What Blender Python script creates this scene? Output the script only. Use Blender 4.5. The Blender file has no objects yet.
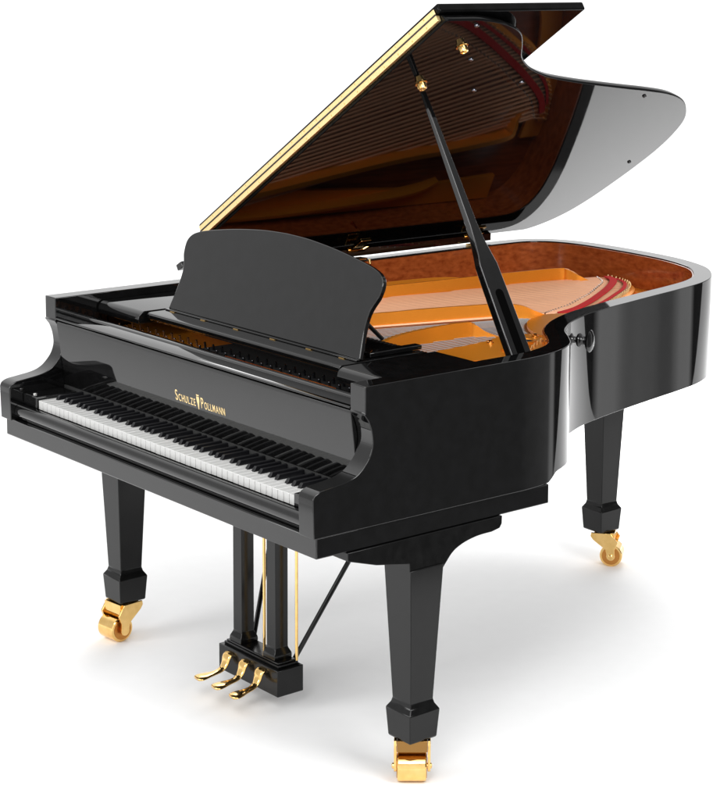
import bpy, bmesh, math, random
from mathutils import Vector, Matrix
random.seed(4)
S = bpy.context.scene
C = S.collection
R = math.radians

# ------------------------------------------------------------------ camera
cd = bpy.data.cameras.new('camera'); cam = bpy.data.objects.new('camera', cd); C.objects.link(cam)
yaw, pitch, roll = 0.85213, -0.14705, 0.01218
F = Vector((-math.sin(yaw)*math.cos(pitch), math.cos(yaw)*math.cos(pitch), math.sin(pitch)))
Rt = F.cross(Vector((0, 0, 1))).normalized(); Up = Rt.cross(F)
Rr = math.cos(roll)*Rt + math.sin(roll)*Up; Ur = -math.sin(roll)*Rt + math.cos(roll)*Up
M = Matrix((Rr, Ur, -F)).transposed().to_4x4(); M.translation = Vector((4.9134, -2.53539, 2.03117))
cam.matrix_world = M
cd.sensor_fit = 'HORIZONTAL'; cd.sensor_width = 36
PW = 713.0
cd.lens = 1924.665/PW*36
cd.shift_x = (356.5-467.3212)/PW
cd.shift_y = -(400-234.93)/PW
cd.clip_end = 200; cd.clip_start = .05
S.camera = cam
S.view_settings.view_transform = 'Standard'; S.view_settings.look = 'None'
S.view_settings.exposure = 0; S.view_settings.gamma = 1

# ------------------------------------------------------------------ world: white studio with one dark side
w = bpy.data.worlds.new('World'); S.world = w; w.use_nodes = True
nt = w.node_tree; nt.nodes.clear()
tc = nt.nodes.new('ShaderNodeTexCoord')
def wdot(D):
    d = nt.nodes.new('ShaderNodeVectorMath'); d.operation = 'DOT_PRODUCT'
    nm = nt.nodes.new('ShaderNodeVectorMath'); nm.operation = 'NORMALIZE'
    nt.links.new(tc.outputs['Generated'], nm.inputs[0]); nt.links.new(nm.outputs[0], d.inputs[0])
    d.inputs[1].default_value = Vector(D).normalized(); return d.outputs['Value']
def wramp(v, a, b, x, y):
    m = nt.nodes.new('ShaderNodeMapRange'); m.interpolation_type = 'SMOOTHSTEP'
    nt.links.new(v, m.inputs['Value'])
    for k, q in zip(('From Min', 'From Max', 'To Min', 'To Max'), (a, b, x, y)): m.inputs[k].default_value = q
    return m.outputs['Result']
# flags and a strip light around the back right of the studio, by compass direction
nm = nt.nodes.new('ShaderNodeVectorMath'); nm.operation = 'NORMALIZE'; nt.links.new(tc.outputs['Generated'], nm.inputs[0])
sp = nt.nodes.new('ShaderNodeSeparateXYZ'); nt.links.new(nm.outputs[0], sp.inputs[0])
def wm(op, a_, b_=None):
    n = nt.nodes.new('ShaderNodeMath'); n.operation = op
    for k, q in enumerate((a_, b_)):
        if q is None: continue
        if isinstance(q, (int, float)): n.inputs[k].default_value = q
        else: nt.links.new(q, n.inputs[k])
    return n.outputs[0]
az = wm('ARCTAN2', wm('MULTIPLY', sp.outputs['X'], -1.0), sp.outputs['Y'])
fac = wm('ADD', wm('DIVIDE', az, 2*math.pi), .5)
cr = nt.nodes.new('ShaderNodeValToRGB'); nt.links.new(fac, cr.inputs[0]); cr.color_ramp.interpolation = 'LINEAR'
stops = [(-180, 1.27), (-105, 1.27), (-76, .5), (-62, .16), (-46, .16), (-36, .26), (-26, .30), (-20, .33), (-17, .95), (-14, .95), (-12, .05), (2, .05), (24, 1.25), (180, 1.3)]
while len(cr.color_ramp.elements) < len(stops): cr.color_ramp.elements.new(.5)
for e, (d_, v_) in zip(cr.color_ramp.elements, stops): e.position = (d_+180)/360
for e, (d_, v_) in zip(cr.color_ramp.elements, stops): e.color = (v_/1.8, v_/1.8, v_/1.8, 1)
msk = wramp(wm('ABSOLUTE', sp.outputs['Z']), .40, .80, 1.0, 0.0)
a = wm('ADD', wm('MULTIPLY', wm('MULTIPLY', cr.outputs[0], 1.8), msk), wm('MULTIPLY', wm('SUBTRACT', 1.0, msk), 1.2))
c2 = wramp(wdot((.62, .15, .77)), .62, .93, 1.0, .55)     # dark upper right of the studio
mu = nt.nodes.new('ShaderNodeMath'); mu.operation = 'MULTIPLY'
b = wramp(wdot((.15, -.25, .95)), .55, .98, 1.0, .80)          # dimmer ceiling
b = wm('MULTIPLY', b, wramp(wdot((-.74, -.60, .34)), .86, .98, 1.0, .58))    # added dim patch, front left and high, greys the desk's reflection
nt.links.new(a, mu.inputs[0]); nt.links.new(b, mu.inputs[1])
mu2 = nt.nodes.new('ShaderNodeMath'); mu2.operation = 'MULTIPLY'
nt.links.new(mu.outputs[0], mu2.inputs[0]); nt.links.new(c2, mu2.inputs[1])
bg = nt.nodes.new('ShaderNodeBackground'); out = nt.nodes.new('ShaderNodeOutputWorld')
nt.links.new(mu2.outputs[0], bg.inputs['Strength']); bg.inputs['Color'].default_value = (1, 1, 1, 1)
nt.links.new(bg.outputs[0], out.inputs[0])

def area(name, loc, tgt, sx, sy, power, spread=180):
    l = bpy.data.lights.new(name, 'AREA'); l.shape = 'RECTANGLE'; l.size = sx; l.size_y = sy; l.energy = power; l.spread = R(spread)
    o = bpy.data.objects.new(name, l); C.objects.link(o); o.location = loc
    o.rotation_euler = (Vector(tgt)-Vector(loc)).to_track_quat('-Z', 'Y').to_euler(); return o
area('softbox_overhead', (2.3, -1.0, 5.2), (.9, .8, .3), 3.4, 3.4, 70)
area('fill_interior', (3.9, -2.6, 4.0), (.8, 1.0, .8), 1.6, 1.6, 70)  # unseen lamp, added to light the open interior
area('softbox_right', (5.6, .6, 3.6), (.7, 1.2, .9), 2.2, 2.0, 150)
area('fill_lid_reflection', (-1.2, 4.4, 3.6), (-.9, 4.2, 0), 2.2, 2.2, 72, 70)  # unseen lamp, added to brighten the floor mirrored in the lid
area('fill_far_floor', (-5.5, 7.0, 5.5), (-5.0, 7.0, 0), 5.0, 5.0, 300)  # unseen lamp, added to whiten the far floor
area('softbox_front', (-.6, -4.6, 2.6), (.7, .4, .6), 2.4, 1.8, 105)

# ------------------------------------------------------------------ materials
def mat(name, col, rough=.5, metal=0, ior=1.5, **kw):
    m = bpy.data.materials.new(name); m.use_nodes = True
    p = m.node_tree.nodes['Principled BSDF']
    p.inputs['Base Color'].default_value = (*col, 1); p.inputs['Roughness'].default_value = rough
    p.inputs['Metallic'].default_value = metal; p.inputs['IOR'].default_value = ior
    for k, v in kw.items(): p.inputs[k].default_value = v
    return m
def noise_col(m, c1, c2, scale=(10, 10, 10), ns=5, detail=6, lo=.35, hi=.65, rough=None, bump=0):
    nt = m.node_tree; p = nt.nodes['Principled BSDF']
    t = nt.nodes.new('ShaderNodeTexCoord'); mp = nt.nodes.new('ShaderNodeMapping'); mp.inputs['Scale'].default_value = scale
    n = nt.nodes.new('ShaderNodeTexNoise'); n.inputs['Scale'].default_value = ns; n.inputs['Detail'].default_value = detail
    r = nt.nodes.new('ShaderNodeValToRGB'); r.color_ramp.elements[0].position = lo; r.color_ramp.elements[1].position = hi
    r.color_ramp.elements[0].color = (*c1, 1); r.color_ramp.elements[1].color = (*c2, 1)
    nt.links.new(t.outputs['Object'], mp.inputs[0]); nt.links.new(mp.outputs[0], n.inputs['Vector'])
    nt.links.new(n.outputs['Fac'], r.inputs[0]); nt.links.new(r.outputs[0], p.inputs['Base Color'])
    if rough:
        q = nt.nodes.new('ShaderNodeMapRange'); q.inputs['To Min'].default_value = rough[0]; q.inputs['To Max'].default_value = rough[1]
        nt.links.new(n.outputs['Fac'], q.inputs['Value']); nt.links.new(q.outputs[0], p.inputs['Roughness'])
    if bump:
        bn = nt.nodes.new('ShaderNodeBump'); bn.inputs['Strength'].default_value = bump; bn.inputs['Distance'].default_value = .001
        nt.links.new(n.outputs['Fac'], bn.inputs['Height']); nt.links.new(bn.outputs[0], p.inputs['Normal'])
    return m
LAC = noise_col(mat('black_lacquer', (.003, .003, .003), .03, ior=1.55), (.0025, .0025, .0025), (.004, .004, .0042), ns=3, rough=(.015, .05))
LEGM = noise_col(mat('black_lacquer_satin', (.006, .006, .006), .16, ior=1.36), (.003, .003, .003), (.005, .005, .005), ns=4, rough=(.12, .22))
WHITE = noise_col(mat('ivory_white', (.72, .72, .71), .22), (.50, .50, .49), (.54, .54, .53), ns=6)
EBONY = mat('black_key_plastic', (.004, .004, .005), .3, ior=1.4)
LIDL = noise_col(mat('black_lid_lacquer', (.003, .003, .003), .03, ior=1.17), (.0025, .0025, .0025), (.004, .004, .0042), ns=3, rough=(.015, .05))
BRASS = noise_col(mat('polished_brass', (1, .68, .26), .12, 1), (.86, .55, .19), (.94, .62, .24), ns=5, rough=(.07, .13))
BRASSH = noise_col(mat('hinge_brass', (.95, .75, .40), .38, 1), (.94, .69, .32), (1, .77, .40), ns=30, rough=(.3, .45))
STEEL = mat('nickel_steel', (.75, .74, .72), .25, 1)
WOOD = noise_col(mat('mahogany_rim_veneer', (.2, .05, .02), .22, **{'Coat Weight': .6, 'Coat Roughness': .06}),
                 (.25, .046, .009), (.47, .112, .026), scale=(1, 1, 2.2), ns=34, detail=9, lo=.3, hi=.72)
SBW = noise_col(mat('soundboard_spruce', (.3, .06, .02), .3), (.20, .032, .008), (.36, .075, .02), scale=(14, 1.2, 1), ns=7)
PLATE = noise_col(mat('bronze_painted_iron', (.62, .22, .03), .34, .5), (.84, .27, .015), (.95, .35, .03), ns=90, detail=6, rough=(.24, .44), bump=.4)
COPPER = mat('copper_wound_wire', (.95, .50, .29), .36, .45)
FELT = noise_col(mat('red_felt', (.5, .01, .012), .95), (.52, .010, .012), (.68, .018, .022), ns=150)
BLKM = mat('black_felt_and_shade', (.012, .012, .012), .95)  # name felt, also painted shade in plate openings and pin slot
GOLD = mat('gold_leaf_lettering', (.95, .72, .36), .42, .45)
FLOOR = noise_col(mat('white_studio_paper', (.9, .9, .9), .9), (.925, .925, .925), (.935, .935, .935), ns=2)
RUBB = mat('dark_rubber', (.02, .02, .02), .6)

# ------------------------------------------------------------------ mesh helpers
def new(name, bm, m, parent=None, bev=0, seg=2, ang=30, smooth=True, loc=None):
    bmesh.ops.remove_doubles(bm, verts=bm.verts, dist=1e-5)
    bmesh.ops.recalc_face_normals(bm, faces=bm.faces)
    me = bpy.data.meshes.new(name); bm.to_mesh(me); bm.free()
    me.materials.append(m)
    if smooth:
        for f in me.polygons: f.use_smooth = True
        me.set_sharp_from_angle(angle=R(ang))
    o = bpy.data.objects.new(name, me); C.objects.link(o)
    if parent: o.parent = parent
    if loc: o.location = loc
    if bev:
        b = o.modifiers.new('bevel', 'BEVEL'); b.width = bev; b.segments = seg; b.limit_method = 'ANGLE'; b.angle_limit = R(ang)
        b.harden_normals = False
    return o
def box(bm, x0, x1, y0, y1, z0, z1):
    v = [bm.verts.new((x, y, z)) for x in (x0, x1) for y in (y0, y1) for z in (z0, z1)]
    for f in ((0, 1, 3, 2), (4, 6, 7, 5), (0, 4, 5, 1), (2, 3, 7, 6), (0, 2, 6, 4), (1, 5, 7, 3)):
        bm.faces.new([v[i] for i in f])
    return v
def prism(bm, pts, f0, f1, open_edge=None):
    """pts 2D polygon; f0/f1 map (a,b)->3D for both ends"""
    A = [bm.verts.new(f0(*p)) for p in pts]; B = [bm.verts.new(f1(*p)) for p in pts]
    bm.faces.new(A); bm.faces.new(B[::-1]); n = len(pts)
    for i in range(n):
        if i == open_edge: continue
        bm.faces.new((A[i], B[i], B[(i+1) % n], A[(i+1) % n]))
def loft(bm, rings, cap=True, closed=True):
    V = [[bm.verts.new(p) for p in r] for r in rings]
    n = len(V[0])
    for a, b in zip(V, V[1:]):
        for i in range(n if closed else n-1):
            bm.faces.new((a[i], a[(i+1) % n], b[(i+1) % n], b[i]))
    if cap: bm.faces.new(V[0][::-1]); bm.faces.new(V[-1])
    return V
def frame(d):
    d = Vector(d).normalized(); u = d.cross(Vector((0, 0, 1)))
    if u.length < 1e-3: u = Vector((1, 0, 0))
    u.normalize(); return d, u, d.cross(u)
def lathe(bm, c, d, prof, n=28):
    d, u, v = frame(d); c = Vector(c)
    loft(bm, [[c+d*h+(u*math.cos(t)+v*math.sin(t))*r for t in [2*math.pi*i/n for i in range(n)]] for h, r in prof])
def tube(bm, pts, r, n=8):
    pts = [Vector(p) for p in pts]; rings = []
    for i, p in enumerate(pts):
        d = (pts[min(i+1, len(pts)-1)]-pts[max(i-1, 0)])
        d, u, v = frame(d); rr = r[i] if isinstance(r, (list, tuple)) else r
        rings.append([p+(u*math.cos(t)+v*math.sin(t))*rr for t in [2*math.pi*k/n for k in range(n)]])
    loft(bm, rings)
def smooth_pts(P, n=6, closed=False):
    out = []; L = len(P)
    for i in range(L-1):
        p0 = P[max(i-1, 0)]; p1 = P[i]; p2 = P[i+1]; p3 = P[min(i+2, L-1)]
        for k in range(n):
            t = k/n
            out.append(tuple(.5*((2*b)+(-a+c)*t+(2*a-5*b+4*c-d)*t*t+(-a+3*b-3*c+d)*t**3) for a, b, c, d in zip(p0, p1, p2, p3)))
    out.append(tuple(P[-1])); return out
def offset(P, d):
    """offset an open polyline to its left side by d"""
    out = []
    for i, p in enumerate(P):
        a = P[max(i-1, 0)]; b = P[min(i+1, len(P)-1)]
        t = Vector((b[0]-a[0], b[1]-a[1])).normalized(); n = Vector((-t.y, t.x))
        out.append((p[0]+n.x*d, p[1]+n.y*d))
    return out
def obox(bm, c, ax, ay, az, hx, hy, hz):
    c = Vector(c); v = [bm.verts.new(c+ax*hx*i+ay*hy*j+az*hz*k) for i in (-1, 1) for j in (-1, 1) for k in (-1, 1)]
    for f in ((0, 1, 3, 2), (4, 6, 7, 5), (0, 4, 5, 1), (2, 3, 7, 6), (0, 2, 6, 4), (1, 5, 7, 3)):
        bm.faces.new([v[i] for i in f])

# ------------------------------------------------------------------ setting
bm = bmesh.new()
v = [bm.verts.new(p) for p in ((-11, -4.5, 0), (2.5, -4.5, 0), (2.5, 1.2, 0), (1.6, 5, 0), (0, 12, 0), (-11, 12, 0))]; bm.faces.new(v)
fl = new('floor', bm, FLOOR, smooth=False); fl['kind'] = 'structure'

# ------------------------------------------------------------------ the piano
P = bpy.data.objects.new('grand_piano', None); C.objects.link(P)
P['label'] = 'glossy black grand piano with raised lid and brass casters on a white floor'; P['category'] = 'piano'
W = 1.496; ZR = 1.031; TH = .057

outl = [(W, .60), (W, .66), (1.487, .735), (1.462, .812), (1.422, .877), (1.365, .927), (1.295, .980), (1.240, 1.045), (1.204, 1.105), (1.172, 1.175),
        (1.150, 1.24), (1.121, 1.35), (1.096, 1.46), (1.070, 1.58), (1.043, 1.71), (1.013, 1.825), (.972, 1.915), (.918, 1.985), (.838, 2.056), (.748, 2.10), (.626, 2.133),
        (.476, 2.146), (.326, 2.146), (.22, 2.138), (.13, 2.115), (.055, 2.065), (.012, 1.99), (0, 1.88), (0, 1.7), (0, 1.2), (0, .60)]
OUT = smooth_pts(outl, 5)
INN = offset(OUT, TH)
def zbot(x, y, i):
    if x > 1.2 or i < 60:
        t = min(max((y-.745)/.05, 0), 1); 
        return .694+.022*(t*t*(3-2*t))
    if x < .01 and y < .8:
        t = min(max((.8-y)/.05, 0), 1); return .716-.022*t
    return .716
bm = bmesh.new(); rings = []
for i, (o, q) in enumerate(zip(OUT, INN)):
    zb = zbot(o[0], o[1], i)
    rings.append([(o[0], o[1], zb), (o[0], o[1], ZR), (q[0], q[1], ZR), (q[0], q[1], zb)])
loft(bm, rings, cap=False)
prof = [(0, .694), (-.003, .786), (.003, .797), (.018, .804), (.040, .807), (.064, .810), (.090, .8135), (.112, .819), (.130, .828), (.146, .842),
        (.159, .858), (.166, .873), (.170, .890), (.169, .908), (.165, .928), (.157, .948), (.144, .965), (.1475, .967), (.1475, ZR), (.60, ZR), (.60, .694)]
pr2 = smooth_pts(prof[1:16], 3)
prof = [prof[0]]+pr2+prof[16:]
oe = len(prof)-2
prism(bm, prof, lambda a, b: (W, a, b), lambda a, b: (W-TH, a, b), oe)
prism(bm, prof, lambda a, b: (0, a, b), lambda a, b: (TH, a, b), oe)
new('case_rim', bm, LAC, P, bev=.0035, seg=3, ang=35)

# veneer lining on the inside of the rim
bm = bmesh.new()
L0 = [(p[0], p[1]) for p in offset(OUT, TH+.0006)]; L1 = offset(OUT, TH+.004)
loft(bm, [[(a[0], a[1], .86), (a[0], a[1], ZR-.004), (c[0], c[1], ZR-.005), (c[0], c[1], .86)] for a, c in zip(L0, L1)])
new('rim_lining', bm, WOOD, P, ang=40)

# soundboard and an added unseen board to keep floor shadows neutral
IN2 = offset(OUT, TH+.0045)
bm = bmesh.new()
poly = [(p[0], p[1]) for p in IN2]
prism(bm, poly+[(.062, .30), (1.434, .30)], lambda a, b: (a, b, .725), lambda a, b: (a, b, .735))
new('underside_light_block', bm, LEGM, P, ang=30)
bm = bmesh.new()
prism(bm, poly+[(.062, .30), (1.434, .30)], lambda a, b: (a, b, .884), lambda a, b: (a, b, .894))
new('soundboard', bm, SBW, P, ang=30)

# key bed
bm = bmesh.new(); box(bm, .007, 1.489, .012, .746, .643, .6935)
new('keybed', bm, LAC, P, bev=.003)
bm = bmesh.new()   # key slip in front of the keys, rounded nose
ks = [(.020, .703), (.014, .708), (.011, .716), (.012, .726), (.017, .734), (.024, .7375), (.036, .7375), (.036, .6945), (.026, .6945), (.026, .703)]
prism(bm, ks, lambda a, b: (TH+.001, a, b), lambda a, b: (W-TH-.001, a, b))
new('key_slip', bm, LAC, P, bev=.001, ang=50)
for x0, x1 in ((TH+.001, .1335), (1.3625, W-TH-.001)):
    bm = bmesh.new(); box(bm, x0, x1, .040, .168, .694, .769)
    kb = new('key_block', bm, LAC, P, bev=.003)
    bm = bmesh.new(); lathe(bm, ((x0+x1)/2, .058, .769), (0, 0, 1), [(0, .007), (.002, .007), (.004, .004)], 16)
    new('screw', bm, STEEL, kb)

# keys
KW = 1.225/52; KX = W/2-.6125
def wkey():
    bm = bmesh.new(); box(bm, .0009, KW-.0009, .046, .30, .735, .7605)
    return bm
kb0 = new('white_key', wkey(), WHITE, P, bev=.0012, seg=2, loc=(KX, 0, 0))
for i in range(1, 52):
    o = kb0.copy(); C.objects.link(o); o.parent = P; o.location = (KX+i*KW, 0, random.uniform(-.0004, .0004))
bm = bmesh.new(); hw = .0052
loft(bm, [[(-hw, y0, z), (hw, y0, z), (hw, y1, z), (-hw, y1, z)] if 0 else
          [(-h, y0, z), (h, y0, z), (h, .30, z), (-h, .30, z)] for h, y0, z in ((.0062, .0885, .757), (.0058, .0900, .7635), (.0046, .0965, .7715), (.0042, .0985, .7725))])
bk0 = new('black_key', bm, EBONY, P, bev=.0008, seg=2)
first = True
for i in range(52):
    # note letters from A: black key after A, C, D, F, G
    if i == 51 or 'ABCDEFG'[i % 7] not in 'ACDFG': continue
    off = {'C': -.0025, 'D': .0025, 'F': -.003, 'G': 0, 'A': .003}['ABCDEFG'[i % 7]]
    x = KX+(i+1)*KW+off
    if first: bk0.location = (x, 0, 0); first = False
    else:
        o = bk0.copy(); C.objects.link(o); o.parent = P; o.location = (x, 0, random.uniform(-.0003, .0003))
bm = bmesh.new(); box(bm, TH+.001, W-TH-.001, .1715, .176, .755, .7745)
new('name_felt', bm, FELT if 0 else BLKM, P)

# fallboard (leaning a little forward) with its rounded rail
bm = bmesh.new()
fb = [(.1735, .776), (.150, .955), (.1515, .964), (.24, .968), (.24, .776)]
prism(bm, fb, lambda a, b: (TH+.0015, a, b), lambda a, b: (W-TH-.0015, a, b))
FB = new('fallboard', bm, LAC, P, bev=.0015)
bm = bmesh.new()
rp = [(.1475, .969), (.1465, .9705), (.147, .9725), (.149, .9735), (.205, .9745), (.207, .977), (.211, .9785), (.226, .9785), (.229, .976), (.229, .969)]
prism(bm, rp, lambda a, b: (TH+.0015, a, b), lambda a, b: (W-TH-.0015, a, b))
new('front_rail', bm, LAC, P, ang=50)

# lettering on the fallboard
def text_mesh(parts, height0):
    bm = bmesh.new(); x = 0
    for ch, h in parts:
        if ch == ' ': x += .006; continue
        cu = bpy.data.curves.new('t', 'FONT'); cu.body = ch; cu.size = h/.70; cu.extrude = .0003; cu.offset = .0002
        ob = bpy.data.objects.new('t', cu); C.objects.link(ob)
        dg = bpy.context.evaluated_depsgraph_get(); dg.update(); me = bpy.data.meshes.new_from_object(ob.evaluated_get(dg))
        xs = [v.co.x for v in me.vertices]; x0, x1 = min(xs), max(xs); sx = .80
        for v in me.vertices: v.co.x = (v.co.x-x0)*sx+x
        bm.from_mesh(me); x += (x1-x0)*sx+.0044
        bpy.data.objects.remove(ob); bpy.data.curves.remove(cu); bpy.data.meshes.remove(me)
    return bm, x-.0044
def place_text(parts, xs, xe, zb):
    bm, wd = text_mesh(parts, 0)
    s = (xe-xs)/wd
    for v in bm.verts:
        z = zb+v.co.y; y = .1735-(z-.776)*(.0235/.179)-.0004-v.co.z
        v.co = Vector((xs+v.co.x*s, y, z))
    return bm
cap = .0195; big = .029
bm = place_text([('S', big)]+[(c, cap) for c in 'CHULZE'], .664, .7595, .8445)
new('lettering', bm, GOLD, FB, smooth=False)
bm = place_text([('P', big)]+[(c, cap) for c in 'OLLMANN'], .7865, .896, .8445)
new('lettering', bm, GOLD, FB, smooth=False)
def fy(z): return .1735-(z-.776)*(.0235/.179)-.0006
bm = bmesh.new()     # emblem: a small bust-like figure tapering to a point
for pts in ([(-.0065, .878), (.0065, .878), (.0055, .8745), (-.0055, .8745)],
            [(-.0062, .8725), (.0055, .8725), (.0062, .862), (.0035, .852), (.001, .838), (-.0015, .838), (-.004, .852), (-.0065, .863)]):
    prism(bm, [(a+.773, b) for a, b in pts], lambda a, b: (a, fy(b)+.0006, b), lambda a, b: (a, fy(b), b))
new('emblem', bm, GOLD, FB, smooth=False)

# ------------------------------------------------------------------ iron plate, strings
ZP = .928
bm = bmesh.new()
prism(bm, [(.068, .25), (1.428, .25), (1.428, .67), (1.30, .76), (1.10, .70), (.9, .66), (.068, .64)], lambda a, b: (a, b, ZP-.012), lambda a, b: (a, b, ZP))
# flange that follows the bent side and the tail
a0 = [p for p in OUT if p[0] > .9 or (p[1] > 1.95 and p[0] > .30)]
A = offset(a0, TH+.008); n = len(A)
B = offset(a0, TH+.105)
loft(bm, [[(a[0], a[1], ZP-.022), (a[0], a[1], ZP-.012), (c[0], c[1], ZP-.002), (c[0], c[1], ZP-.014)] for a, c in zip(A, B)])
prism(bm, [(.066, .64), (.20, .64), (.135, 1.5), (.16, 1.93), (.066, 1.93)], lambda a, b: (a, b, ZP-.020), lambda a, b: (a, b, ZP-.006))
# raised struts: centre line (x,y), height profile
def strut(pts, wd=.013):
    pts = smooth_pts([p if len(p) == 4 else p+(wd,) for p in pts], 6)
    c = [(p[0], p[1]) for p in pts]; l = []; r = []; l2 = []; r2 = []
    for k, p in enumerate(pts):
        l.append(offset(c, p[3])[k]); r.append(offset(c, -p[3])[k]); l2.append(offset(c, p[3]-.004)[k]); r2.append(offset(c, -p[3]+.004)[k])
    loft(bm, [[(a[0], a[1], ZP-.012), (a2[0], a2[1], p[2]-.003), (b2[0], b2[1], p[2]), (b[0], b[1], ZP-.012)] for a, b, a2, b2, p in zip(l, r, l2, r2, pts)])
strut([(.155, .62, .935), (.185, .80, .975), (.285, 1.38, .986), (.315, 1.65, .987), (.345, 1.86, .986), (.372, 1.89, .981), (.400, 1.905, .966), (.415, 1.935, .948), (.43, 1.98, .938), (.45, 2.03, .930)], .014)
strut([(.50, .62, .935), (.555, .75, .975), (.62, .98, .985), (.70, 1.25, .986), (.742, 1.30, .986), (.768, 1.325, .980), (.788, 1.35, .965), (.802, 1.395, .946), (.82, 1.45, .937), (.84, 1.50, .932)], .016)
strut([(.86, .62, .935), (.872, .72, .975), (.865, .86, .985), (.868, 1.0, .986), (.882, 1.025, .978), (.900, 1.05, .958), (.93, 1.08, .944), (.98, 1.12, .938), (1.04, 1.16, .934)], .016)
strut([(1.14, .62, .935), (1.15, .70, .955), (1.175, .80, .955), (1.22, .86, .945), (1.27, .88, .930)], .014)
strut([(.09, .70, .93), (.10, 1.0, .962), (.13, 1.5, .962), (.16, 1.66, .94)], .010)
dz = 0
for web in ([(1.425, .60), (1.405, .82), (1.335, .895), (1.245, .955), (1.175, 1.04), (1.115, 1.16), (1.05, 1.19), (1.0, 1.15), (.955, 1.08), (.985, .98), (1.0, .88), (1.01, .76), (1.05, .60)],
            [(1.10, 1.18), (1.075, 1.30), (1.04, 1.45), (1.005, 1.62), (.93, 1.66), (.865, 1.56), (.835, 1.45), (.805, 1.37), (.835, 1.28), (.90, 1.21), (.97, 1.165), (1.04, 1.14)]):
    wb = [(p[0], p[1]) for p in smooth_pts(web+web[:1], 4)[:-1]]
    prism(bm, wb, lambda a, b: (a, b, .944+dz), lambda a, b: (a, b, .953+dz)); dz = .0018
new('iron_plate', bm, PLATE, P, bev=.003, ang=25)
# round rosettes, black discs painting the shade inside their openings, bolts on the plate
for (x, y) in [(1.30, .835), (1.205, .885), (1.125, .945), (1.065, 1.05), (1.02, 1.33), (.97, 1.50)]:
    bm = bmesh.new(); lathe(bm, (x, y, .952), (0, 0, 1), [(0, .030), (.006, .030), (.007, .024), (.0035, .022)], 28)
    hp = new('plate_rosette', bm, PLATE, P)
    bm = bmesh.new(); lathe(bm, (x, y, .9558), (0, 0, 1), [(0, .021), (.0005, .021)], 24); new('opening_shade', bm, BLKM, hp)
for (x, y) in [(1.35, .78), (1.25, .845), (1.16, .90), (1.02, .96), (1.10, 1.0), (1.03, 1.12), (.93, 1.36), (.99, 1.42), (.92, 1.60), (1.04, 1.22)]:
    bm = bmesh.new(); lathe(bm, (x, y, .952), (0, 0, 1), [(0, .010), (.004, .010), (.005, .007), (.010, .0065), (.011, .003)], 12)
    new('bolt', bm, BRASS, P)

bm = bmesh.new(); box(bm, TH+.003, W-TH-.003, .236, .256, ZP+.001, .957); new('slot_dark_rail', bm, LAC, P, bev=.002)  # added black rail, darkens the lower part of the slot
bm = bmesh.new(); box(bm, .50, 1.425, .285, .50, ZP+.0005, ZP+.0035); new('slot_dark_sheet', bm, BLKM, P)  # added black sheet, darkens the slot around the tuning pins
# bridges
arc1 = [(.40, 1.985), (.47, 1.94), (.537, 1.845), (.61, 1.735), (.66, 1.64), (.715, 1.535), (.745, 1.45), (.765, 1.40)]
arc2 = [(.375, 2.052), (.46, 2.040), (.535, 2.005), (.607, 1.93), (.66, 1.84), (.71, 1.755), (.76, 1.66), (.80, 1.57), (.83, 1.48)]
red = [(.42, 2.02), (.485, 1.985), (.57, 1.88), (.655, 1.75), (.72, 1.64), (.775, 1.53), (.80, 1.44)]
def ribbon(bm, pts, wd, z0, z1):
    c = smooth_pts(pts, 6); l = offset(c, wd); r = offset(c, -wd)
    loft(bm, [[(a[0], a[1], z0), (a[0], a[1], z1), (b[0], b[1], z1), (b[0], b[1], z0)] for a, b in zip(l, r)])
bm = bmesh.new(); ribbon(bm, arc1, .012, .895, .9395); new('bass_bridge', bm, SBW, P, bev=.001)
bm = bmesh.new(); ribbon(bm, red, .0125, .948, .9525); new('string_felt', bm, FELT, P, bev=.0015)
bm = bmesh.new(); ribbon(bm, [(p[0]*.25+q[0]*.75, p[1]*.25+q[1]*.75) for p, q in zip(red, arc2[1:8])], .006, .9445, .9475); new('string_felt', bm, FELT, P, bev=.001)
bm = bmesh.new(); ribbon(bm, arc2, .020, .905, .9335); new('hitch_rail', bm, PLATE, P, bev=.002)
HB = mat('string_rest_cloth', (.16, .13, .10), .8)
bm = bmesh.new(); ribbon(bm, [((p[0]+q[0])/2+.0, (p[1]+q[1])/2) for p, q in zip(red, arc2[1:8])], .024, .920, .9385); new('backing_cloth', bm, HB, P)
treb = [(1.345, .84), (1.27, .87), (1.20, .90), (1.12, .97), (1.06, 1.06), (1.0, 1.16), (.95, 1.28), (.90, 1.38), (.86, 1.46), (.83, 1.50)]
bm = bmesh.new(); ribbon(bm, [(p[0]-.03, p[1]-.02) for p in treb], .010, .895, .9395); new('treble_bridge', bm, SBW, P, bev=.001)
def along(pts, t):
    pts = smooth_pts(pts, 8); k = t*(len(pts)-1); i = min(int(k), len(pts)-2); f = k-i
    return (pts[i][0]*(1-f)+pts[i+1][0]*f, pts[i][1]*(1-f)+pts[i+1][1]*f)
NB = 34
for i in range(NB):
    t = i/(NB-1); s = (.085+.44*t, .60); b1 = along(arc1, t); b2 = along(arc2, .03+.94*t)
    bm = bmesh.new()
    e = (b1[0]-s[0], b1[1]-s[1])
    tube(bm, [(s[0], s[1], .9445), (b1[0], b1[1], .9455), (b2[0], b2[1], .9385)], [.0042, .0042, .0016], 6)
    new('string', bm, COPPER, P)
    if 1:
        bm = bmesh.new(); lathe(bm, (b2[0], b2[1], .930), (.1, .3, 1), [(0, .0032), (.020, .0028), (.021, .001)], 8); new('hitch_pin', bm, BRASSH, P)
        bm = bmesh.new(); lathe(bm, (b1[0]+.004, b1[1]+.003, .938), (.15, .1, 1), [(0, .0034), (.013, .0032), (.014, .001)], 8); new('bridge_pin', bm, STEEL, P)
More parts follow.
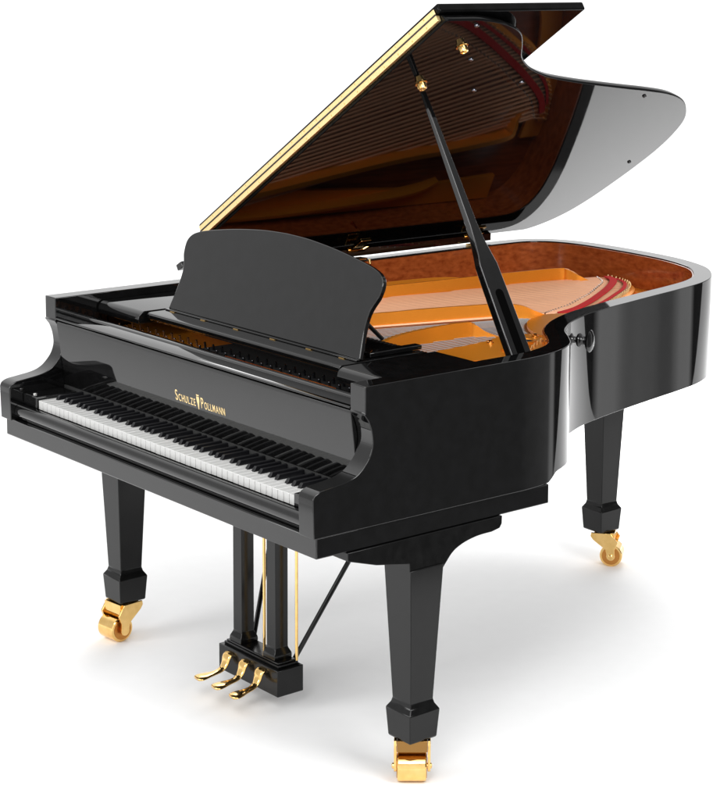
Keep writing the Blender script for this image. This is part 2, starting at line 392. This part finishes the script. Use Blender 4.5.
for i in range(54):
    t = i/53; s = (.56+.79*t, .60); b1 = along(treb[::-1], t)
    bm = bmesh.new(); tube(bm, [(s[0], s[1], .9445), (b1[0], b1[1], .944)], .0011, 5); new('string', bm, STEEL, P)
PINM = mat('blued_steel', (.16, .16, .18), .2, 1)
for i in range(30):
    b1 = along(treb[::-1], i/29)
    bm = bmesh.new(); lathe(bm, (b1[0]+.030, b1[1]+.022, .950), (.1, .15, 1), [(0, .003), (.013, .0028), (.014, .001)], 8); new('hitch_pin', bm, BRASSH, P)
# tuning pins in staggered rows, seen through the gap under the music shelf
pin = None
for i in range(94):
    t = i/93; x = .10+1.28*t; y = .30+.035*(i % 3)+.02*(t-.5)
    if pin is None:
        bm = bmesh.new(); lathe(bm, (0, 0, 0), (0, -.12, 1), [(0, .0034), (.019, .0034), (.0205, .0022)], 10)
        pin = new('tuning_pin', bm, PINM, P, loc=(x, y, ZP-.001))
    else:
        o = pin.copy(); C.objects.link(o); o.parent = P; o.location = (x, y, ZP-.001)
bm = bmesh.new(); box(bm, .08, 1.42, .63, .648, .9465, .9515); new('damper_felt', bm, FELT, P)
# damper heads in a row behind the music shelf
dm = None
for i in range(60):
    x = .09+i*.0165
    if dm is None:
        bm = bmesh.new(); box(bm, -.0055, .0055, -.020, .020, 0, .018); dm = new('damper', bm, LAC, P, bev=.001, loc=(x, .675+.0006*i, .952))
    else:
        o = dm.copy(); C.objects.link(o); o.parent = P; o.location = (x, .675, .952)

# ------------------------------------------------------------------ music shelf and desk
SH = bpy.data.objects.new('music_shelf', None)
bm = bmesh.new()
pf = [(.303, .992), (.303, 1.002), (.307, 1.0065), (.314, 1.008), (.56, 1.008), (.56, .985), (.31, .985)]
prism(bm, pf, lambda a, b: (.300, a, b), lambda a, b: (1.192, a, b))
SH = new('music_shelf', bm, LAC, P, bev=.001)
for x0, x1 in ((.0625, .284), (1.208, 1.4335)):
    bm = bmesh.new()
    pf = [(.285, .972), (.283, .985), (.286, .997), (.294, 1.005), (.304, 1.009), (.60, 1.009), (.60, .972)]
    prism(bm, pf, lambda a, b: (x0, a, b), lambda a, b: (x1, a, b))
    new('shelf_rail', bm, LAC, SH, bev=.0015, ang=40)
bm = bmesh.new(); obox(bm, (1.16, .50, 1.016), Vector((1, 0, 0)), Vector((0, 1, 0)), Vector((0, 0, 1)), .014, .085, .006)
new('desk_slide', bm, LAC, SH, bev=.002)
hwp = [(.441, 0), (.437, .02), (.431, .05), (.4265, .085), (.427, .115), (.436, .14), (.4455, .158), (.4495, .176), (.450, .192), (.446, .205), (.434, .218), (.412, .2285),
       (.37, .239), (.31, .249), (.245, .2585), (.17, .267), (.09, .2735), (0, .2762)]
hwp = smooth_pts(hwp, 4)
pts = [(a, b) for a, b in hwp]+[(-a, b) for a, b in hwp[::-1][1:]]
Ad = R(20)
def dk(t):
    def f(a, b): return (.742+a, .373+b*math.sin(Ad)+t*math.cos(Ad), 1.0125+b*math.cos(Ad)-t*math.sin(Ad))
    return f
bm = bmesh.new(); prism(bm, pts, dk(0), dk(.014))
MD = new('music_desk', bm, LAC, P, bev=.0022, seg=2, ang=50)
bm = bmesh.new(); box(bm, .30, 1.185, .362, .374, 1.0085, 1.0125); new('desk_ledge', bm, LAC, MD, bev=.001)
for x in (.345, .50, .66, .83, .99, 1.13):
    bm = bmesh.new(); box(bm, x-.011, x+.011, .3565, .361, 1.0085, 1.0105)
    new('hinge', bm, BRASS, MD)
# support strut behind the desk
bm = bmesh.new(); tube(bm, [(1.06, .545, 1.024), (1.06, .43, 1.13)], .006, 8); new('desk_prop', bm, LAC, MD)

# ------------------------------------------------------------------ lid
TL = R(32.17); LZ = 1.0543
cu, su = math.cos(TL), math.sin(TL)
def lid(u, y, wv): return (u*cu-wv*su, y, LZ+u*su+wv*cu)
lo = [(W+.012, .569), (W+.012, .66)]+[(p[0]+.0, p[1]) for p in outl[2:]]
LO = smooth_pts([(W+.012, .569), (W+.012, .62)]+outl[1:-1][1:], 5)
LO = offset(LO, -.010)
LO = [(min(p[0], W+.012), p[1]) for p in LO]
poly = [(max(u, .012), y) for u, y in LO if y > .575]
# drop duplicates along the straight spine
pp = []
for p in poly:
    if not pp or (Vector(p)-Vector(pp[-1])).length > .004: pp.append(p)
while pp and pp[-1][0] <= .0125 and pp[-1][1] < 1.7: pp.pop()
pp = [(W+.010, .569)]+pp+[(.012, .76), (.225, .569)]
top = offset(pp, .013); top = [(min(max(a, .012), W-.002), max(b, .569)) for a, b in top]; top[0] = (W+.002, .569); top[-1] = (.225, .569); top[-2] = (.014, .76)
bm = bmesh.new(); loft(bm, [[lid(a, b, 0) for a, b in pp], [lid(a, b, .006) for a, b in pp], [lid(a, b, .024) for a, b in top]])
LID = new('lid', bm, LIDL, P, bev=.003, seg=2, ang=40)
bm = bmesh.new()
fp = [(.235, .560), (W+.012, .560), (W+.012, 1.065), (.06, 1.065), (.06, .80)]
prism(bm, fp, lambda a, b: lid(a, b, .0265), lambda a, b: lid(a, b, .0505))
FLP = new('front_lid_flap', bm, LIDL, P, bev=.005, seg=3)
bm = bmesh.new()
for w0, w1 in ((.0085, .0240), (.0270, .0410)):
    prism(bm, [(.24, w0), (W-.004, w0), (W-.004, w1), (.24, w1)], lambda a, b: lid(a, .5675 if b < .025 else .5585, b), lambda a, b: lid(a, .5555, b))
PH = new('piano_hinge', bm, BRASSH, P, bev=.0006)
bm = bmesh.new(); tube(bm, [lid(.24, .5555, .0255), lid(W-.004, .5555, .0255)], .0024, 10); new('hinge_pin', bm, RUBB, PH)
for k in range(4, 22):
    for wv in (.0140, .0365):
        bm = bmesh.new(); lathe(bm, lid(.06+k*.066, .5556, wv), (0, -1, 0), [(0, .0026), (.0006, .0024), (.0008, .001)], 10); new('screw', bm, BRASS, PH)
nl = Vector((su, 0, -cu))
for (u, y) in ((1.375, .718), (1.178, .721)):
    bm = bmesh.new()
    c = Vector(lid(u, y, 0))
    lathe(bm, c+nl*.0005, nl, [(0, .017), (.002, .017), (.003, .013), (.009, .0125), (.017, .011), (.019, .007), (.012, .005)], 28)
    new('prop_socket', bm, BRASS, LID)
for (u, y) in ((1.481, .688), (1.30, .804), (1.155, 1.10), (1.022, 1.713), (.53, 2.085), (1.12, .95)):
    bm = bmesh.new(); lathe(bm, Vector(lid(u, y, 0))+nl*.0004, nl, [(0, .0065), (.003, .006), (.0045, .004), (.0047, .001)], 16)
    new('bumper', bm, PINM if y < 1.2 else RUBB, LID)

bm = bmesh.new(); prism(bm, [(.000, .597), (.028, .600), (.034, .68), (.012, .68)], lambda a, b: lid(a, b, .002), lambda a, b: lid(a, b, .022))
new('lid_corner', bm, LAC, LID, bev=.002)
bm = bmesh.new(); box(bm, .0015, .0125, .70, 1.86, 1.0385, LZ+.011)  # added rail, blocks the bright gap under the lid
new('gap_block_rail', bm, LAC, LID, bev=.001)
# lid hinges on the spine
for y in (1.265, 1.765):
    bm = bmesh.new()
    tube(bm, [(.012, y-.030, LZ+.006), (.012, y+.038, LZ+.006)], .0075, 14)
    obox(bm, (.034, y, ZR+.0035), Vector((1, 0, 0)), Vector((0, 1, 0)), Vector((0, 0, 1)), .020, .022, .0025)
    H = new('lid_hinge', bm, BRASS, P, bev=.001)
    bm = bmesh.new(); e1 = Vector((cu, 0, su))
    obox(bm, Vector(lid(.055, y-.004, 0))+nl*.003, e1, Vector((0, 1, 0)), nl, .036, .020, .002); new('hinge_leaf', bm, BRASS, H, bev=.001)
    bm = bmesh.new(); tube(bm, [(.016, y+.03, LZ+.006), (.024, y+.070, LZ+.024), (.026, y+.082, LZ+.028)], [.0035, .0035, .006], 10); new('hinge_lever', bm, BRASS, H)
    bm = bmesh.new(); tube(bm, [(.0595, y+.024, ZR+.002), (.064, y+.024, ZR-.012), (.064, y+.024, ZR-.045)], [.004, .004, .0065], 10); new('hinge_hook', bm, BRASS, H)

# prop stick
T = Vector((.997+.008, .721, 1.681-.022)); Bp = Vector((1.400, .745, .955))
ax = (Bp-T).normalized(); yd = Vector((0, 1, 0)); yd = (yd-ax*yd.dot(ax)).normalized(); nd = yd.cross(ax); Lp = (Bp-T).length
if nd.x < 0: nd = -nd
def pr(s, hy, hn, oy=0): 
    c = T+ax*s*Lp+yd*oy
    return [c+yd*hy+nd*hn, c-yd*hy+nd*hn, c-yd*hy-nd*hn, c+yd*hy-nd*hn]
bm = bmesh.new()
sec = [(0, .006, .006), (.10, .008, .007), (.30, .011, .009), (.48, .0135, .010), (.54, .018, .011), (.585, .024, .012), (.618, .030, .012), (.70, .0315, .012), (.85, .0335, .012), (1, .035, .012)]
loft(bm, [pr(*s) for s in sec])
PS = new('prop_stick', bm, LAC, P, bev=.0025, seg=2, ang=30)
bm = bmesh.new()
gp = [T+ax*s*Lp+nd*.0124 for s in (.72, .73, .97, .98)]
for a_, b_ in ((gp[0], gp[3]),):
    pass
obox(bm, (gp[0]+gp[3])/2, yd, ax, nd, .0125, (gp[3]-gp[0]).length/2, .0008)  # flat black inlay paints the shade of a recessed groove
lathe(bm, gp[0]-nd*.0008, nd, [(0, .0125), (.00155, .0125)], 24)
new('groove_shade_inlay', bm, mat('groove_shadow_black', (.002, .002, .002), 1, **{'Specular IOR Level': 0}), PS)
bm = bmesh.new(); lathe(bm, T-ax*.004, -ax, [(0, .0075), (.006, .0105), (.013, .0115), (.019, .008), (.022, .003)], 20); new('prop_tip', bm, BRASS, PS)
bm = bmesh.new(); tube(bm, [Bp+Vector((-.02, -.035, .0)), Bp+Vector((-.02, .035, 0))], .012, 14); new('prop_pivot', bm, BRASS, PS)

# knob on the bent side
kd = Vector((.88, .42, 0)).normalized(); kc = Vector((1.217, 1.078, .982))
bm = bmesh.new(); lathe(bm, kc-kd*.01, kd, [(0, .016), (.012, .017), (.016, .010), (.026, .008), (.031, .017), (.037, .020), (.042, .016), (.046, .011), (.056, .012), (.060, .026), (.063, .028), (.067, .031), (.071, .027), (.075, .016), (.0765, .004)], 36)
new('lid_lock_knob', bm, LAC, P, ang=60)

# ------------------------------------------------------------------ legs and casters
HUBD = mat('shaded_brass_block', (.30, .16, .05), .3, 1)  # brass darkened in its colour for shade and reflections on the block
HUB = mat('wheel_hub_bronze', (.55, .24, .06), .35, 1)
def leg(xc, yc, ztop, wt, axis, bracket=None, trail=(0, 0)):
    bm = bmesh.new()
    secs = [(.118, .0405), (.121, .0425), (.192, .0475), (.206, .0385), (.217, .0355), (ztop, wt)]
    loft(bm, [[(xc-h, yc-h, z), (xc+h, yc-h, z), (xc+h, yc+h, z), (xc-h, yc+h, z)] for z, h in secs])
    L = new('leg', bm, LEGM, P, bev=.0018, seg=2, ang=12)
    if bracket:
        bm = bmesh.new()
        pts = [(.10, .6425), (.10, .622), (.185, .596), (.285, .578), (.287, .5535)]+[(.389, .5535)]+smooth_pts([(.392, .548), (.402, .560), (.425, .583), (.46, .598), (.505, .606), (.548, .607)], 4)+[(.575, .612), (.582, .622), (.583, .6425)]
        prism(bm, pts, lambda a, b: (bracket[0], a, b), lambda a, b: (bracket[1], a, b))
        new('leg_bracket', bm, LEGM, L, bev=.0015, ang=40)
    A = Vector((axis[0], axis[1], 0)).normalized(); Bv = Vector((-A.y, A.x, 0)); Z = Vector((0, 0, 1))
    if Bv.dot(Vector((trail[0], trail[1], 0))) < 0: Bv = -Bv
    r = .0375; hw = .036; tr = Vector((trail[0], trail[1], 0)); wc = Vector((xc, yc, r))+tr
    bm = bmesh.new()
    lathe(bm, wc-A*hw, A, [(0, .018), (0, r-.006), (.0005, r-.002), (.003, r), (2*hw-.003, r), (2*hw-.0005, r-.002), (2*hw, r-.006), (2*hw, .018)], 44)
    # recessed hub faces
    new('caster_wheel', bm, BRASS, L, ang=35)
    for s in (-1, 1):
        bm = bmesh.new()
        lathe(bm, wc+A*s*(hw+.0005), A*s, [(0, .030), (.0008, .030)], 36)
        new('wheel_hub', bm, HUB, L)
    # fork: two cheeks plus bridge
    for s in (-1, 1):
        bm = bmesh.new()
        c = A*s*(hw+.0055)
        top = Vector((xc, yc, 0))
        d = tr.length
        outline = [(-.028, .116), (.030+d*.2, .116), (d+.022, .085), (d+.013, .060)]+[(d+.0145*math.cos(t), r+.0145*math.sin(t)) for t in [R(k) for k in range(20, -201, -20)]]+[(d-.018, .060), (-.022, .092), (-.030, .104)]
        prism(bm, outline, lambda a, b: top+Bv*a+Z*b+c-A*.0035, lambda a, b: top+Bv*a+Z*b+c+A*.0035)
        new('caster_fork', bm, BRASS, L, bev=.0012, ang=40)
    bm = bmesh.new()
    obox(bm, Vector((xc, yc, .1015))+Bv*(.002+tr.length*.35), A, Bv, Z, hw+.0015, .034, .0145)
    lathe(bm, (xc, yc, .112), (0, 0, 1), [(0, .028), (.0075, .028)], 24)
    new('caster_plate', bm, BRASS if tr.length > .02 else HUBD, L, bev=.001)
    bm = bmesh.new(); lathe(bm, wc-A*(hw+.014), A, [(0, .004), (.002, .0075), (2*hw+.026, .0075), (2*hw+.028, .004)], 20); new('axle', bm, BRASS, L)
    return L
leg(1.446, .338, .560, .0515, (.64, .77), (1.397, 1.4935), (-.006, .004))
leg(.128, .322, .645, .0530, (1, .10), (.080, .177), (-.004, -.034))
leg(.522, 1.917, .722, .0560, (.62, -.78), None, (.030, .024))

# ------------------------------------------------------------------ pedal lyre
bm = bmesh.new()
box(bm, .608, .888, .331, .416, .043, .117)
LY = new('pedal_lyre', bm, LEGM, P, bev=.0022)
bm = bmesh.new(); box(bm, .620, .876, .341, .408, .1173, .1255); box(bm, .626, .870, .345, .404, .1255, .131); new('plinth', bm, LEGM, LY, bev=.0015)
for xc in (.665, .8245):
    bm = bmesh.new(); yc = .3755
    loft(bm, [[(xc-a, yc-b, z), (xc+a, yc-b, z), (xc+a, yc+b, z), (xc-a, yc+b, z)] for z, a, b in ((.1312, .0275, .0285), (.142, .0275, .0285), (.146, .0265, .0275), (.158, .0215, .0215), (.162, .0205, .0205), (.642, .0205, .0205))])
    new('post', bm, LEGM, LY, bev=.0012, ang=12)
for x in (.729, .879):
    bm = bmesh.new(); tube(bm, [(x, .40, .13), (x, .40, .642)], .0042, 12); new('pedal_rod', bm, BRASS, LY)
for a_, b_ in (((.842, .420, .118), (.926, .75, .66)), ((.655, .414, .118), (.44, .70, .66))):
    bm = bmesh.new(); tube(bm, [a_, b_], .0068, 12); new('brace', bm, LEGM, LY)
for x, xt in ((.664, .674), (.742, .757), (.818, .841)):
    bm = bmesh.new()
    pp = smooth_pts([(y_+.012*t_, z_, h_, t_) for y_, z_, h_, t_ in [(.336, .100, .006, 0), (.328, .104, .0135, 0), (.319, .096, .0150, 0), (.313, .080, .0130, .05), (.303, .068, .0105, .15), (.288, .0625, .0095, .3), (.268, .061, .0100, .5), (.246, .062, .0135, .75), (.226, .0625, .0175, .95), (.211, .0615, .0180, 1.0), (.204, .060, .0120, 1.0), (.2025, .0595, .004, 1.0)]], 4)
    rings = []
    for i, (y, z, h, t) in enumerate(pp):
        a_ = pp[max(i-1, 0)]; b_ = pp[min(i+1, len(pp)-1)]
        d = Vector((0, b_[0]-a_[0], b_[1]-a_[1])).normalized(); nn = Vector((0, -d.z, d.y))
        if nn.z < 0 and i > 8: nn = -nn
        nn = Vector((0, d.z, -d.y)) if 1 else nn
        cx = x+(xt-x)*t; th = .0042
        c = Vector((cx, y, z))
        ring = []
        for k in range(14):
            an = 2*math.pi*k/14
            ring.append(c+Vector((1, 0, 0))*h*1.22*math.copysign(abs(math.cos(an))**.7, math.cos(an))+nn*th*math.copysign(abs(math.sin(an))**.8, math.sin(an)))
        rings.append(ring)
    loft(bm, rings)
    new('pedal', bm, BRASS, LY, ang=60)
